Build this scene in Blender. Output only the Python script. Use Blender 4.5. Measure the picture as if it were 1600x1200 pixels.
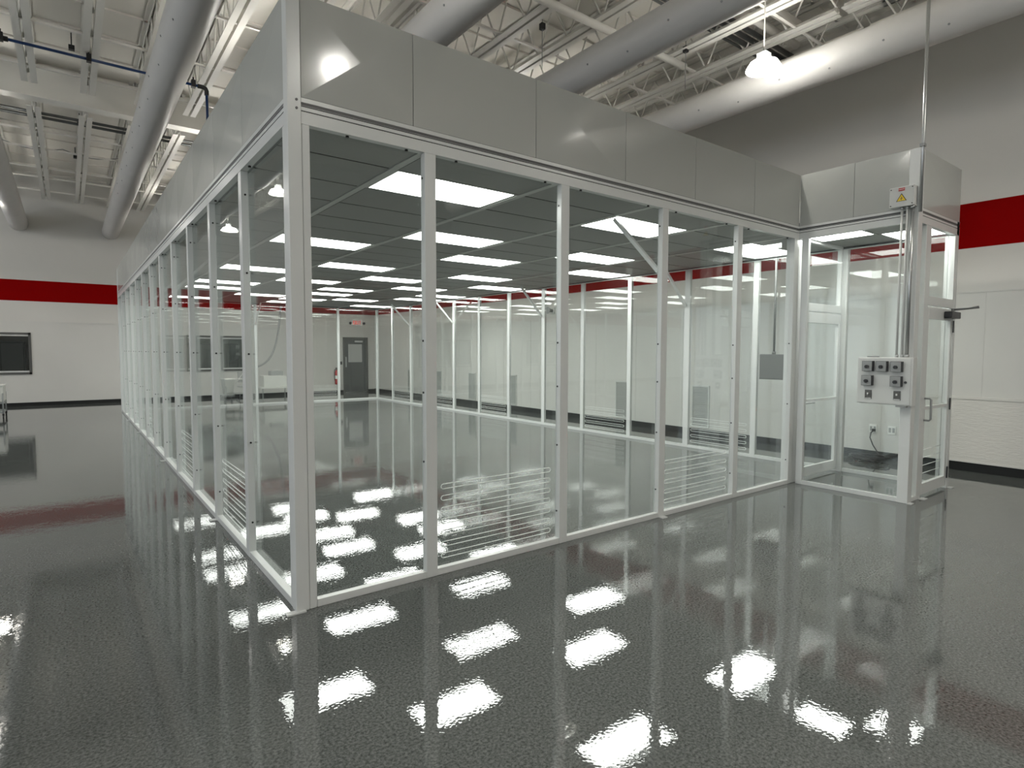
import bpy, bmesh, math, random
from mathutils import Vector, Matrix

S = bpy.context.scene
C = S.collection
for o in list(bpy.data.objects):
    bpy.data.objects.remove(o)
random.seed(7)

# ---------------------------------------------------------------- camera
cam_d = bpy.data.cameras.new('camera'); cam = bpy.data.objects.new('camera', cam_d); C.objects.link(cam)
CR = Vector((0.7973727396, -0.6034822443, 0.0024279512))
CU = Vector((0.0321319675, 0.0464723331, 0.9984026537))
CF = Vector((0.6026311067, 0.7960210443, -0.0564468434))
CO = Vector((-1.0985350963, -3.6880979594, 1.65))
cam.matrix_world = Matrix(((CR.x, CU.x, -CF.x, CO.x), (CR.y, CU.y, -CF.y, CO.y), (CR.z, CU.z, -CF.z, CO.z), (0, 0, 0, 1)))
cam_d.sensor_fit = 'HORIZONTAL'; cam_d.sensor_width = 36.0; cam_d.lens = 36.0 * 914.75 / 1600.0
cam_d.clip_start = 0.05; cam_d.clip_end = 200
S.camera = cam

# ---------------------------------------------------------------- world, exposure
w = bpy.data.worlds.new('world'); S.world = w; w.use_nodes = True
w.node_tree.nodes['Background'].inputs[0].default_value = (0.9, 0.95, 1.0, 1)
w.node_tree.nodes['Background'].inputs[1].default_value = 0.95
S.view_settings.view_transform = 'Standard'
S.view_settings.look = 'None'
S.view_settings.gamma = 1.0
S.view_settings.use_curve_mapping = False
S.view_settings.exposure = 0.9
try:
    S.cycles.transparent_max_bounces = 32
    S.cycles.max_bounces = 10
    S.cycles.diffuse_bounces = 5
    S.cycles.glossy_bounces = 5
except Exception:
    pass

LAMP_POWER = 400.0      # radiance of the high bay emitters
PANEL_POWER = 7.6       # radiance of the recessed ceiling panels
LAMP_COL = (1.0, 0.97, 0.90, 1)
PANEL_COL = (0.98, 1.0, 0.95, 1)

# ---------------------------------------------------------------- materials
def new_mat(name):
    m = bpy.data.materials.new(name); m.use_nodes = True
    nt = m.node_tree
    for n in list(nt.nodes): nt.nodes.remove(n)
    out = nt.nodes.new('ShaderNodeOutputMaterial')
    return m, nt, out

def pbr(name, col, rough=0.5, metal=0.0, spec=0.5, coat=0.0, coat_rough=0.05, bump=None, var=None):
    m, nt, out = new_mat(name)
    b = nt.nodes.new('ShaderNodeBsdfPrincipled')
    nt.links.new(b.outputs[0], out.inputs[0])
    b.inputs['Base Color'].default_value = (*col, 1)
    b.inputs['Roughness'].default_value = rough
    b.inputs['Metallic'].default_value = metal
    b.inputs['Specular IOR Level'].default_value = spec
    b.inputs['Coat Weight'].default_value = coat
    b.inputs['Coat Roughness'].default_value = coat_rough
    tc = nt.nodes.new('ShaderNodeTexCoord')
    geo = nt.nodes.new('ShaderNodeNewGeometry')
    if var:
        sc, amt = var
        n = nt.nodes.new('ShaderNodeTexNoise'); n.inputs['Scale'].default_value = sc; n.inputs['Detail'].default_value = 4
        nt.links.new(geo.outputs['Position'], n.inputs['Vector'])
        r = nt.nodes.new('ShaderNodeValToRGB')
        r.color_ramp.elements[0].position = 0.3; r.color_ramp.elements[1].position = 0.7
        r.color_ramp.elements[0].color = (*[c * (1 - amt) for c in col], 1)
        r.color_ramp.elements[1].color = (*[min(1, c * (1 + amt)) for c in col], 1)
        nt.links.new(n.outputs[0], r.inputs[0]); nt.links.new(r.outputs[0], b.inputs['Base Color'])
    if bump:
        sc, strength, dist = bump
        n = nt.nodes.new('ShaderNodeTexNoise'); n.inputs['Scale'].default_value = sc; n.inputs['Detail'].default_value = 3
        nt.links.new(geo.outputs['Position'], n.inputs['Vector'])
        bp = nt.nodes.new('ShaderNodeBump'); bp.inputs['Strength'].default_value = strength; bp.inputs['Distance'].default_value = dist
        nt.links.new(n.outputs[0], bp.inputs['Height']); nt.links.new(bp.outputs[0], b.inputs['Normal'])
    return m

def emit(name, col, power):
    m, nt, out = new_mat(name)
    e = nt.nodes.new('ShaderNodeEmission'); e.inputs[0].default_value = col; e.inputs[1].default_value = power
    nt.links.new(e.outputs[0], out.inputs[0])
    return m

def clear_sheet(name, tint=(0.975, 0.985, 0.98), ior=1.42, haze=0.0):
    m, nt, out = new_mat(name)
    t = nt.nodes.new('ShaderNodeBsdfTransparent'); t.inputs[0].default_value = (*tint, 1)
    g = nt.nodes.new('ShaderNodeBsdfGlossy'); g.inputs['Roughness'].default_value = 0.004; g.inputs['Color'].default_value = (0.92, 0.95, 0.94, 1)
    fr = nt.nodes.new('ShaderNodeFresnel')
    geo = nt.nodes.new('ShaderNodeNewGeometry')
    mr = nt.nodes.new('ShaderNodeMapRange'); mr.inputs[3].default_value = ior; mr.inputs[4].default_value = 1.0 / ior
    nt.links.new(geo.outputs['Backfacing'], mr.inputs[0]); nt.links.new(mr.outputs[0], fr.inputs[0])
    n = nt.nodes.new('ShaderNodeTexNoise'); n.inputs['Scale'].default_value = 1.1; n.inputs['Detail'].default_value = 1
    mp = nt.nodes.new('ShaderNodeMapping'); mp.inputs['Scale'].default_value = (1, 1, 0.35)
    nt.links.new(geo.outputs['Position'], mp.inputs[0]); nt.links.new(mp.outputs[0], n.inputs['Vector'])
    bp = nt.nodes.new('ShaderNodeBump'); bp.inputs['Strength'].default_value = 0.10; bp.inputs['Distance'].default_value = 0.02
    nt.links.new(n.outputs[0], bp.inputs['Height']); nt.links.new(bp.outputs[0], g.inputs['Normal'])
    mix = nt.nodes.new('ShaderNodeMixShader')
    nt.links.new(fr.outputs[0], mix.inputs[0]); nt.links.new(t.outputs[0], mix.inputs[1]); nt.links.new(g.outputs[0], mix.inputs[2])
    last = mix
    if haze > 0:
        d = nt.nodes.new('ShaderNodeBsdfDiffuse'); d.inputs[0].default_value = (0.8, 0.82, 0.8, 1)
        n2 = nt.nodes.new('ShaderNodeTexNoise'); n2.inputs['Scale'].default_value = 3.5; n2.inputs['Detail'].default_value = 6
        mp2 = nt.nodes.new('ShaderNodeMapping'); mp2.inputs['Scale'].default_value = (2.2, 2.2, 0.35)
        nt.links.new(geo.outputs['Position'], mp2.inputs[0]); nt.links.new(mp2.outputs[0], n2.inputs['Vector'])
        mm = nt.nodes.new('ShaderNodeMath'); mm.operation = 'MULTIPLY'; mm.inputs[1].default_value = haze * 2
        nt.links.new(n2.outputs[0], mm.inputs[0])
        mx = nt.nodes.new('ShaderNodeMixShader')
        nt.links.new(mm.outputs[0], mx.inputs[0]); nt.links.new(mix.outputs[0], mx.inputs[1]); nt.links.new(d.outputs[0], mx.inputs[2])
        last = mx
    nt.links.new(last.outputs[0], out.inputs[0])
    return m

def floor_mat():
    m, nt, out = new_mat('grey_epoxy_floor')
    b = nt.nodes.new('ShaderNodeBsdfPrincipled'); nt.links.new(b.outputs[0], out.inputs[0])
    geo = nt.nodes.new('ShaderNodeNewGeometry')
    n = nt.nodes.new('ShaderNodeTexNoise'); n.inputs['Scale'].default_value = 75; n.inputs['Detail'].default_value = 3; n.inputs['Roughness'].default_value = 0.7
    nt.links.new(geo.outputs['Position'], n.inputs['Vector'])
    r = nt.nodes.new('ShaderNodeValToRGB'); e = r.color_ramp.elements
    e[0].position = 0.34; e[0].color = (0.046, 0.051, 0.048, 1); e[1].position = 0.66; e[1].color = (0.158, 0.167, 0.160, 1)
    nt.links.new(n.outputs[0], r.inputs[0])
    n3 = nt.nodes.new('ShaderNodeTexNoise'); n3.inputs['Scale'].default_value = 0.6; n3.inputs['Detail'].default_value = 3
    nt.links.new(geo.outputs['Position'], n3.inputs['Vector'])
    mx = nt.nodes.new('ShaderNodeMixRGB'); mx.blend_type = 'MULTIPLY'; mx.inputs[0].default_value = 0.15
    nt.links.new(r.outputs[0], mx.inputs[1]); nt.links.new(n3.outputs[0], mx.inputs[2])
    nt.links.new(mx.outputs[0], b.inputs['Base Color'])
    b.inputs['Roughness'].default_value = 0.006
    b.inputs['Specular IOR Level'].default_value = 0.5; b.inputs['IOR'].default_value = 1.6
    b.inputs['Coat Weight'].default_value = 0.0
    n2 = nt.nodes.new('ShaderNodeTexNoise'); n2.inputs['Scale'].default_value = 62; n2.inputs['Detail'].default_value = 0.5
    nt.links.new(geo.outputs['Position'], n2.inputs['Vector'])
    n4 = nt.nodes.new('ShaderNodeTexNoise'); n4.inputs['Scale'].default_value = 5.5; n4.inputs['Detail'].default_value = 2
    nt.links.new(geo.outputs['Position'], n4.inputs['Vector'])
    bp = nt.nodes.new('ShaderNodeBump'); bp.inputs['Strength'].default_value = 0.30; bp.inputs['Distance'].default_value = 0.00050
    nt.links.new(n2.outputs[0], bp.inputs['Height'])
    bp2 = nt.nodes.new('ShaderNodeBump'); bp2.inputs['Strength'].default_value = 0.30; bp2.inputs['Distance'].default_value = 0.0016
    nt.links.new(n4.outputs[0], bp2.inputs['Height']); nt.links.new(bp.outputs[0], bp2.inputs['Normal'])
    nt.links.new(bp2.outputs[0], b.inputs['Normal'])
    return m

def wainscot_mat():
    m, nt, out = new_mat('textured_white_board')
    b = nt.nodes.new('ShaderNodeBsdfPrincipled'); nt.links.new(b.outputs[0], out.inputs[0])
    b.inputs['Base Color'].default_value = (0.62, 0.6, 0.56, 1); b.inputs['Roughness'].default_value = 0.4
    geo = nt.nodes.new('ShaderNodeNewGeometry')
    mp = nt.nodes.new('ShaderNodeMapping'); mp.inputs['Scale'].default_value = (1, 6, 45)
    n = nt.nodes.new('ShaderNodeTexNoise'); n.inputs['Scale'].default_value = 2; n.inputs['Detail'].default_value = 4
    nt.links.new(geo.outputs['Position'], mp.inputs[0]); nt.links.new(mp.outputs[0], n.inputs['Vector'])
    bp = nt.nodes.new('ShaderNodeBump'); bp.inputs['Strength'].default_value = 0.6; bp.inputs['Distance'].default_value = 0.01
    nt.links.new(n.outputs[0], bp.inputs['Height']); nt.links.new(bp.outputs[0], b.inputs['Normal'])
    return m

M = {}
M['floor'] = floor_mat()
M['wall'] = pbr('white_wall_paint', (0.60, 0.585, 0.55), 0.55, var=(0.7, 0.02))
M['wall_low'] = pbr('white_wall_board', (0.585, 0.575, 0.545), 0.35, bump=(6, 0.15, 0.004), var=(0.9, 0.025))
M['red'] = pbr('red_wall_paint', (0.23, 0.0004, 0.0004), 0.9, spec=0.06)
M['deck'] = pbr('white_painted_deck', (0.76, 0.735, 0.68), 0.6, var=(0.5, 0.03))
M['steel_paint'] = pbr('white_painted_steel', (0.76, 0.745, 0.70), 0.45)
M['duct'] = pbr('white_duct_skin', (0.68, 0.665, 0.64), 0.45, bump=(1.3, 0.2, 0.02), var=(1.5, 0.03))
M['frame'] = pbr('white_frame_enamel', (0.60, 0.615, 0.60), 0.25, spec=0.5)
M['fascia'] = pbr('white_fascia_sheet', (0.41, 0.42, 0.395), 0.13, spec=0.6, bump=(2.2, 0.12, 0.01))
M['tile'] = pbr('grey_filter_tile', (0.20, 0.207, 0.194), 0.5, bump=(60, 0.2, 0.002))
M['grid'] = pbr('grid_enamel', (0.36, 0.37, 0.35), 0.35)
M['dark'] = pbr('dark_gasket', (0.018, 0.019, 0.019), 0.6)  # dark colour for grooves, tile sides and the light blocking sheets
M['wall_box'] = pbr('mid_grey_enclosure', (0.11, 0.116, 0.112), 0.45)
M['slot'] = pbr('shadow_grey_track', (0.09, 0.09, 0.09), 0.5)  # dark grey of the track set into the header beam
M['black'] = pbr('black_plastic', (0.012, 0.012, 0.013), 0.35)
M['base'] = pbr('black_rubber_base', (0.010, 0.011, 0.011), 0.55, spec=0.3)
M['pane'] = clear_sheet('clear_acrylic', haze=0.003)
M['slot_edge'] = pbr('polished_slot_edge', (0.85, 0.88, 0.86), 0.15)
M['glass'] = clear_sheet('window_glass', tint=(0.85, 0.88, 0.88), ior=1.5)
M['screw'] = pbr('dark_screw', (0.03, 0.03, 0.03), 0.3, metal=0.6)
M['panel_light'] = emit('lit_lens', PANEL_COL, PANEL_POWER)
M['lamp_light'] = emit('lit_high_bay', LAMP_COL, LAMP_POWER)
M['shade'] = emit('lit_prismatic_shade', LAMP_COL, 30.0)  # glow put into the lampshade to throw light up onto the deck
M['reflector'] = pbr('white_reflector', (0.85, 0.84, 0.8), 0.4)
M['galv'] = pbr('galvanised_tube', (0.42, 0.43, 0.43), 0.3, metal=0.8)
M['conduit_dark'] = pbr('dark_steel_conduit', (0.13, 0.135, 0.135), 0.35, metal=0.6)
M['box_grey'] = pbr('grey_enclosure', (0.40, 0.42, 0.41), 0.4)
M['box_light'] = pbr('light_grey_enclosure', (0.56, 0.57, 0.55), 0.4)
M['dial'] = pbr('grey_plate', (0.27, 0.28, 0.275), 0.35)
M['blue'] = pbr('blue_air_pipe', (0.008, 0.035, 0.13), 0.3)
M['yellow'] = pbr('yellow_label', (0.75, 0.52, 0.01), 0.4)
M['redlabel'] = pbr('red_label', (0.45, 0.01, 0.01), 0.4)
M['white'] = pbr('white_plastic', (0.75, 0.75, 0.72), 0.4)
M['door'] = pbr('dark_grey_door', (0.062, 0.068, 0.068), 0.4)
M['doorframe'] = pbr('dark_grey_frame', (0.085, 0.085, 0.08), 0.4)
M['extinguisher'] = pbr('red_cylinder', (0.40, 0.008, 0.01), 0.25)
M['exit_red'] = emit('lit_exit_letters', (1.0, 0.06, 0.05, 1), 0.5)
M['wainscot'] = wainscot_mat()
M['grille'] = pbr('grey_grille', (0.42, 0.43, 0.41), 0.45)
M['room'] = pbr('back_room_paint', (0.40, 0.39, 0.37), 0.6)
M['cloth'] = pbr('off_white_board', (0.66, 0.66, 0.62), 0.6)
M['hose'] = pbr('grey_hose', (0.18, 0.185, 0.185), 0.4)
M['chrome'] = pbr('bright_metal', (0.6, 0.6, 0.6), 0.15, metal=1.0)
M['silver'] = pbr('silver_bar', (0.5, 0.5, 0.5), 0.3, metal=0.5)
M['cabinet'] = pbr('black_cabinet', (0.02, 0.022, 0.022), 0.3)
M['wall_window'] = pbr('frosted_door_light', (0.42, 0.42, 0.41), 0.35)

# ---------------------------------------------------------------- builders
class MB:
    def __init__(s): s.v = []; s.f = []; s.m = []; s.sm = []
    def quad(s, pts, mi=0, smooth=False):
        n = len(s.v); s.v += [tuple(p) for p in pts]; s.f.append(tuple(range(n, n + len(pts)))); s.m.append(mi); s.sm.append(smooth); return s
    def box(s, x0, x1, y0, y1, z0, z1, mi=0):
        if x0 > x1: x0, x1 = x1, x0
        if y0 > y1: y0, y1 = y1, y0
        if z0 > z1: z0, z1 = z1, z0
        n = len(s.v)
        s.v += [(x0, y0, z0), (x1, y0, z0), (x1, y1, z0), (x0, y1, z0), (x0, y0, z1), (x1, y0, z1), (x1, y1, z1), (x0, y1, z1)]
        for f in ((0, 3, 2, 1), (4, 5, 6, 7), (0, 1, 5, 4), (1, 2, 6, 5), (2, 3, 7, 6), (3, 0, 4, 7)):
            s.f.append(tuple(n + i for i in f)); s.m.append(mi); s.sm.append(False)
        return s
    def tube(s, pts, r, n=10, mi=0, closed=False, caps=True):
        pts = [Vector(p) for p in pts]; rs = r if isinstance(r, (list, tuple)) else [r] * len(pts)
        N = len(pts); base = len(s.v); prev = None
        for i, p in enumerate(pts):
            if closed: d = pts[(i + 1) % N] - pts[i - 1]
            else: d = pts[min(i + 1, N - 1)] - pts[max(i - 1, 0)]
            d.normalize()
            if prev is None:
                a = Vector((0, 0, 1)) if abs(d.z) < 0.9 else Vector((1, 0, 0))
                u = d.cross(a).normalized()
            else:
                u = (prev - d * prev.dot(d)).normalized()
            prev = u; v = d.cross(u)
            for k in range(n):
                t = 2 * math.pi * k / n
                s.v.append(tuple(p + (u * math.cos(t) + v * math.sin(t)) * rs[i]))
        for i in range(N if closed else N - 1):
            j = (i + 1) % N
            for k in range(n):
                k2 = (k + 1) % n
                s.f.append((base + i * n + k, base + i * n + k2, base + j * n + k2, base + j * n + k)); s.m.append(mi); s.sm.append(True)
        if caps and not closed:
            s.f.append(tuple(base + k for k in range(n))[::-1]); s.m.append(mi); s.sm.append(False)
            s.f.append(tuple(base + (N - 1) * n + k for k in range(n))); s.m.append(mi); s.sm.append(False)
        return s
    def lathe(s, cx, cy, prof, n=28, mi=0):
        base = len(s.v)
        for r, z in prof:
            for k in range(n):
                t = 2 * math.pi * k / n
                s.v.append((cx + r * math.cos(t), cy + r * math.sin(t), z))
        for i in range(len(prof) - 1):
            for k in range(n):
                k2 = (k + 1) % n
                s.f.append((base + i * n + k, base + i * n + k2, base + (i + 1) * n + k2, base + (i + 1) * n + k)); s.m.append(mi); s.sm.append(True)
        return s
    def build(s, name, mats, parent=None, loc=None, bevel=0.0):
        if not isinstance(mats, (list, tuple)): mats = [mats]
        me = bpy.data.meshes.new(name)
        if parent is not None: off = Vector(ABS[parent.name])
        else: off = Vector(loc) if loc is not None else Vector((0, 0, 0))
        me.from_pydata([tuple(Vector(v) - off) for v in s.v], [], s.f)
        for mm in mats: me.materials.append(mm)
        for p, mi, sm in zip(me.polygons, s.m, s.sm):
            p.material_index = mi; p.use_smooth = sm
        me.update()
        o = bpy.data.objects.new(name, me); C.objects.link(o)
        if parent is not None:
            o.parent = parent; ABS[o.name] = tuple(off)
        else:
            o.location = off; ABS[o.name] = tuple(off)
        if bevel > 0:
            b = o.modifiers.new('bevel', 'BEVEL'); b.width = bevel; b.segments = 2; b.limit_method = 'ANGLE'
        return o

ABS = {}
def tag(o, label=None, cat=None, group=None, kind=None):
    if label: o['label'] = label
    if cat: o['category'] = cat
    if group: o['group'] = group
    if kind: o['kind'] = kind
    return o
def root(name, loc, label, cat, group=None):
    o = bpy.data.objects.new(name, None); C.objects.link(o); o.location = loc; o.empty_display_size = 0.1
    ABS[o.name] = tuple(loc)
    return tag(o, label, cat, group)
def copy_tree(o, loc, label=None, group=None):
    r = o.copy(); C.objects.link(r); r.location = loc; ABS[r.name] = tuple(loc)
    if label: r['label'] = label
    if group: r['group'] = group
    for ch in list(o.children):
        c = ch.copy(); C.objects.link(c); c.parent = r
        for g in list(ch.children):
            d = g.copy(); C.objects.link(d); d.parent = c
    return r
ORD = ['first', 'second', 'third', 'fourth', 'fifth', 'sixth', 'seventh', 'eighth', 'ninth', 'tenth', 'eleventh', 'twelfth', 'thirteenth', 'fourteenth', 'fifteenth', 'sixteenth', 'seventeenth', 'eighteenth', 'nineteenth', 'twentieth', 'twenty-first', 'twenty-second', 'twenty-third', 'twenty-fourth']

# ---------------------------------------------------------------- building shell
BX0, BX1, BY0, BY1, ZD = -14.0, 8.8, -12.5, 18.6, 6.72
def st(o): return tag(o, kind='structure')
st(MB().box(BX0, BX1, BY0, BY1, -0.1, 0).build('floor', M['floor']))
dk = MB().box(BX0, BX1, BY0, BY1, ZD, ZD + 0.15)
y = BY0 + 0.3
while y < BY1:
    dk.box(BX0, BX1, y, y + 0.035, ZD - 0.03, ZD); y += 0.92
st(dk.build('ceiling', M['deck']))

def wall_cells(axis, pos, thick, a0, a1, holes, name):
    """wall in plane axis=pos, spanning a0..a1; zones by height; rectangular holes (a0,a1,z0,z1)"""
    zs = sorted(set([0, 2.47, 3.07, 3.68, ZD] + [h[2] for h in holes] + [h[3] for h in holes]))
    As = sorted(set([a0, a1] + [h[0] for h in holes] + [h[1] for h in holes]))
    mb = MB()
    for i in range(len(zs) - 1):
        zc = (zs[i] + zs[i + 1]) / 2; mi = 0 if zc < 2.47 else (2 if 3.07 < zc < 3.68 else 1)
        for j in range(len(As) - 1):
            ac = (As[j] + As[j + 1]) / 2
            if any(h[0] < ac < h[1] and h[2] < zc < h[3] for h in holes): continue
            if axis == 'y': mb.box(As[j], As[j + 1], pos, pos + thick, zs[i], zs[i + 1], mi)
            else: mb.box(pos, pos + thick, As[j], As[j + 1], zs[i], zs[i + 1], mi)
    return st(mb.build(name, [M['wall_low'], M['wall'], M['red']]))

WIN = [(-3.95, -1.97, 0.94, 2.14), (1.28, 2.06, 0.94, 2.13), (2.34, 2.98, 0.94, 2.13), (3.12, 3.92, 0.94, 2.13)]
wall_cells('y', BY1, 0.2, BX0, BX1 + 0.2, WIN, 'wall_back')
wall_cells('x', BX1, 0.2, BY0, BY1, [], 'wall_right')
wall_cells('y', BY0, -0.2, BX0, BX1 + 0.2, [], 'wall_front')
# vinyl baseboards
DX0, DX1 = 7.47, 8.49
st(MB().box(BX0, DX0, BY1 - 0.012, BY1, 0, 0.1).box(DX1, BX1, BY1 - 0.012, BY1, 0, 0.1).build('baseboard_back', M['base']))
st(MB().box(BX1 - 0.012, BX1, BY0, BY1 - 0.02, 0, 0.12).build('baseboard_right', M['base']))
st(MB().box(BX0 + .02, BX1 - .02, BY0, BY0 + 0.012, 0, 0.1).build('baseboard_front', M['base']))
# wall panel trims: horizontal cap at 2.47 and vertical battens
t = MB().box(BX0, BX1 - .01, BY1 - 0.008, BY1, 2.46, 2.485)
for x in (-2.10 + 1.22 * k for k in range(-4, 10)):
    if not any(h[0] - .03 < x < h[1] + .03 for h in WIN) and not (DX0 < x < DX1): t.box(x - .008, x + .008, BY1 - 0.005, BY1, .11, 2.46)
    elif not (DX0 < x < DX1): t.box(x - .008, x + .008, BY1 - 0.005, BY1, .11, .9)
st(t.build('trim_1', M['wall_low']))
t = MB().box(BX1 - 0.008, BX1, BY0, BY1 - 0.01, 2.46, 2.485)
for k in range(-9, 15):
    t.box(BX1 - 0.005, BX1, .02 + 1.22 * k - .008, .02 + 1.22 * k + .008, .13, 2.46)
st(t.build('trim_2', M['wall_low']))
# textured wainscot board on the right wall
st(MB().box(8.775, 8.8, BY0 + .1, -0.63, 0.13, 1.0, 0).box(8.765, 8.8, BY0 + .1, -0.62, 1.0, 1.035, 1).box(8.768, 8.8, BY0 + .1, -0.62, .125, .15, 1).box(8.772, 8.8, BY0 + .1, -0.63, .205, .213, 1).build('trim_3', [M['wainscot'], M['wall']]))

# windows in the back wall
def window(i, h, name):
    x0, x1, z0, z1 = h; F = 0.05
    m = MB()
    m.box(x0 - .01, x0 + F, BY1 - .03, BY1 + .12, z0 - .01, z1 + .01).box(x1 - F, x1 + .01, BY1 - .03, BY1 + .12, z0 - .01, z1 + .01)
    m.box(x0, x1, BY1 - .03, BY1 + .12, z0 - .01, z0 + F).box(x0, x1, BY1 - .03, BY1 + .12, z1 - F, z1 + .01)
    o = st(m.build(name, M['doorframe'], loc=((x0 + x1) / 2, BY1, z0)))
    p = MB().box(x0 + F, x1 - F, BY1 + .04, BY1 + .05, z0 + F, z1 - F).build('pane', M['glass'], o)
    MB().box(x0 + F, x1 - F, BY1 - .01, BY1 + .03, z0 + F, z0 + F + .045).box(x0 + F, x1 - F, BY1 - .01, BY1 + .03, z1 - F - .045, z1 - F).build('window_sill', M['box_light'], o)
    return o
for i, h in enumerate(WIN): window(i, h, 'window_%d' % (i + 1))
# the rooms behind the windows
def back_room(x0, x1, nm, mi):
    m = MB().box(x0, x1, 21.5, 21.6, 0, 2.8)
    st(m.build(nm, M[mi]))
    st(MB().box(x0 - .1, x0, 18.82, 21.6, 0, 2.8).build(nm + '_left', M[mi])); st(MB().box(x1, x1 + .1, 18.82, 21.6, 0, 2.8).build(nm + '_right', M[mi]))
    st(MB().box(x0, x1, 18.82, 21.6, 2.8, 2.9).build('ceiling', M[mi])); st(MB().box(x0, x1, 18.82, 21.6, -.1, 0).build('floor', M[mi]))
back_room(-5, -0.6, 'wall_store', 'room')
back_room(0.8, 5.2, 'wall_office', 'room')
r_ = root('storage_cabinet', (-3.0, 20.6, 0), 'tall black cabinet seen through the dark window at the left edge', 'cabinet')
m = MB().box(-3.9, -2.2, 20.4, 20.9, 0.02, 1.9); m.build('body', M['cabinet'], r_)
for x in (-3.88, -3.32, -2.76): MB().box(x, x + .52, 20.38, 20.4, .05, 1.85).build('door', M['doorframe'], r_)
od = MB().box(3.95, 4.75, 21.44, 21.5, 0, 2.1).build('door_3', M['dial']); tag(od, kind='structure')
MB().box(4.2, 4.33, 21.42, 21.44, 1.7, 1.85).box(4.2, 4.33, 21.42, 21.44, 1.45, 1.55).build('door_sign', M['white'], od)
l_ = root('ceiling_light', (3.0, 20.1, 2.78), 'small lit ceiling light in the room behind the back windows', 'light')  # added fill lamp that brightens the room behind the windows
MB().box(2.4, 3.6, 19.8, 20.4, 2.77, 2.8).build('frame', M['white'], l_); MB().box(2.43, 3.57, 19.83, 20.37, 2.76, 2.77).build('lens', emit('lit_office_lens', PANEL_COL, 7.0), l_)

# back door
d = MB()
d.box(DX0, DX0 + .07, BY1 - .04, BY1, 0, 2.17).box(DX1 - .07, DX1, BY1 - .04, BY1, 0, 2.17).box(DX0, DX1, BY1 - .04, BY1, 2.09, 2.17)
dr = st(d.build('door_1', M['doorframe'], loc=(7.98, BY1, 0)))
lf = MB().box(DX0 + .07, DX1 - .07, BY1 - .025, BY1 - .003, 0.01, 2.09).build('door_leaf', M['door'], dr)
MB().box(7.68, 8.24, BY1 - .032, BY1 - .025, 1.19, 1.9).build('door_window', M['wall_window'], dr)
MB().box(7.56, 7.60, BY1 - .05, BY1 - .025, 1.0, 1.4).build('pull_plate', M['silver'], dr)
MB().box(7.93, 8.25, BY1 - .09, BY1 - .025, 1.97, 2.04).build('door_closer', M['silver'], dr)

# exit sign
e = root('exit_sign', (8.04, BY1 - .05, 2.62), 'small white exit sign with red letters and side lamps above the dark grey back door', 'sign')
MB().box(7.82, 8.26, BY1 - .05, BY1 - .002, 2.64, 2.86).build('body', M['white'], e)
def strokes(segs, x0, z0, sx, sz, ya, yb, w):
    mb = MB()
    for (a, b, c, d2) in segs:
        p = Vector((x0 + a * sx, 0, z0 + b * sz)); q = Vector((x0 + c * sx, 0, z0 + d2 * sz)); dd = (q - p).normalized(); n = Vector((-dd.z, 0, dd.x)) * w / 2
        p = p - dd * w / 2; q = q + dd * w / 2
        A = [p + n, p - n, q - n, q + n]; i = len(mb.v)
        mb.v += [(v.x, ya, v.z) for v in A] + [(v.x, yb, v.z) for v in A]
        for f in ((0, 1, 2, 3), (4, 7, 6, 5), (0, 4, 5, 1), (1, 5, 6, 2), (2, 6, 7, 3), (3, 7, 4, 0)):
            mb.f.append(tuple(i + k for k in f)); mb.m.append(0); mb.sm.append(False)
    return mb
LET = {'E': [(0, 0, 0, 1), (0, 1, 1, 1), (0, .5, .8, .5), (0, 0, 1, 0)], 'X': [(0, 0, 1, 1), (0, 1, 1, 0)], 'I': [(.5, 0, .5, 1)], 'T': [(0, 1, 1, 1), (.5, 0, .5, 1)]}
allseg = MB()
for k, chh in enumerate('EXIT'):
    q = strokes(LET[chh], 7.89 + k * .082, 2.685, .05, .125, BY1 - .056, BY1 - .05, .016)
    n0 = len(allseg.v); allseg.v += q.v; allseg.f += [tuple(n0 + i for i in f) for f in q.f]; allseg.m += q.m; allseg.sm += q.sm
allseg.build('lettering', M['exit_red'], e)
for xx in (7.76, 8.32):
    hd = MB().tube([(xx, BY1 - .09, 2.72), (xx, BY1 - .02, 2.74)], [.055, .035], 14).build('side_lamp', M['black'], e)
# fire extinguisher
fx = root('fire_extinguisher', (7.19, BY1 - .1, .3), 'red fire extinguisher hanging on the back wall left of the dark door', 'extinguisher')
MB().lathe(7.19, BY1 - .1, [(0, .33), (.075, .34), (.085, .38), (.085, .80), (.06, .87), (.025, .90), (0, .90)], 20).build('cylinder', M['extinguisher'], fx)
MB().box(7.16, 7.22, BY1 - .13, BY1 - .07, .9, .96).box(7.13, 7.25, BY1 - .12, BY1 - .08, .96, .985).build('valve', M['black'], fx)
MB().tube([(7.15, BY1 - .1, .94), (7.08, BY1 - .12, .9), (7.07, BY1 - .13, .7), (7.08, BY1 - .14, .5)], .012, 8).build('hose', M['black'], fx)
MB().lathe(7.19, BY1 - .1, [(.0865, .55), (.0865, .68)], 20).build('label_band', M['white'], fx)
MB().box(7.17, 7.21, BY1 - .03, BY1, .5, .95).build('bracket', M['dial'], fx)
tag(MB().box(7.36, 7.43, BY1 - .02, BY1, 1.1, 1.22).build('light_switch', M['black'], loc=(7.4, BY1, 1.1)), 'small dark wall switch beside the left jamb of the back door', 'switch')

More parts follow.
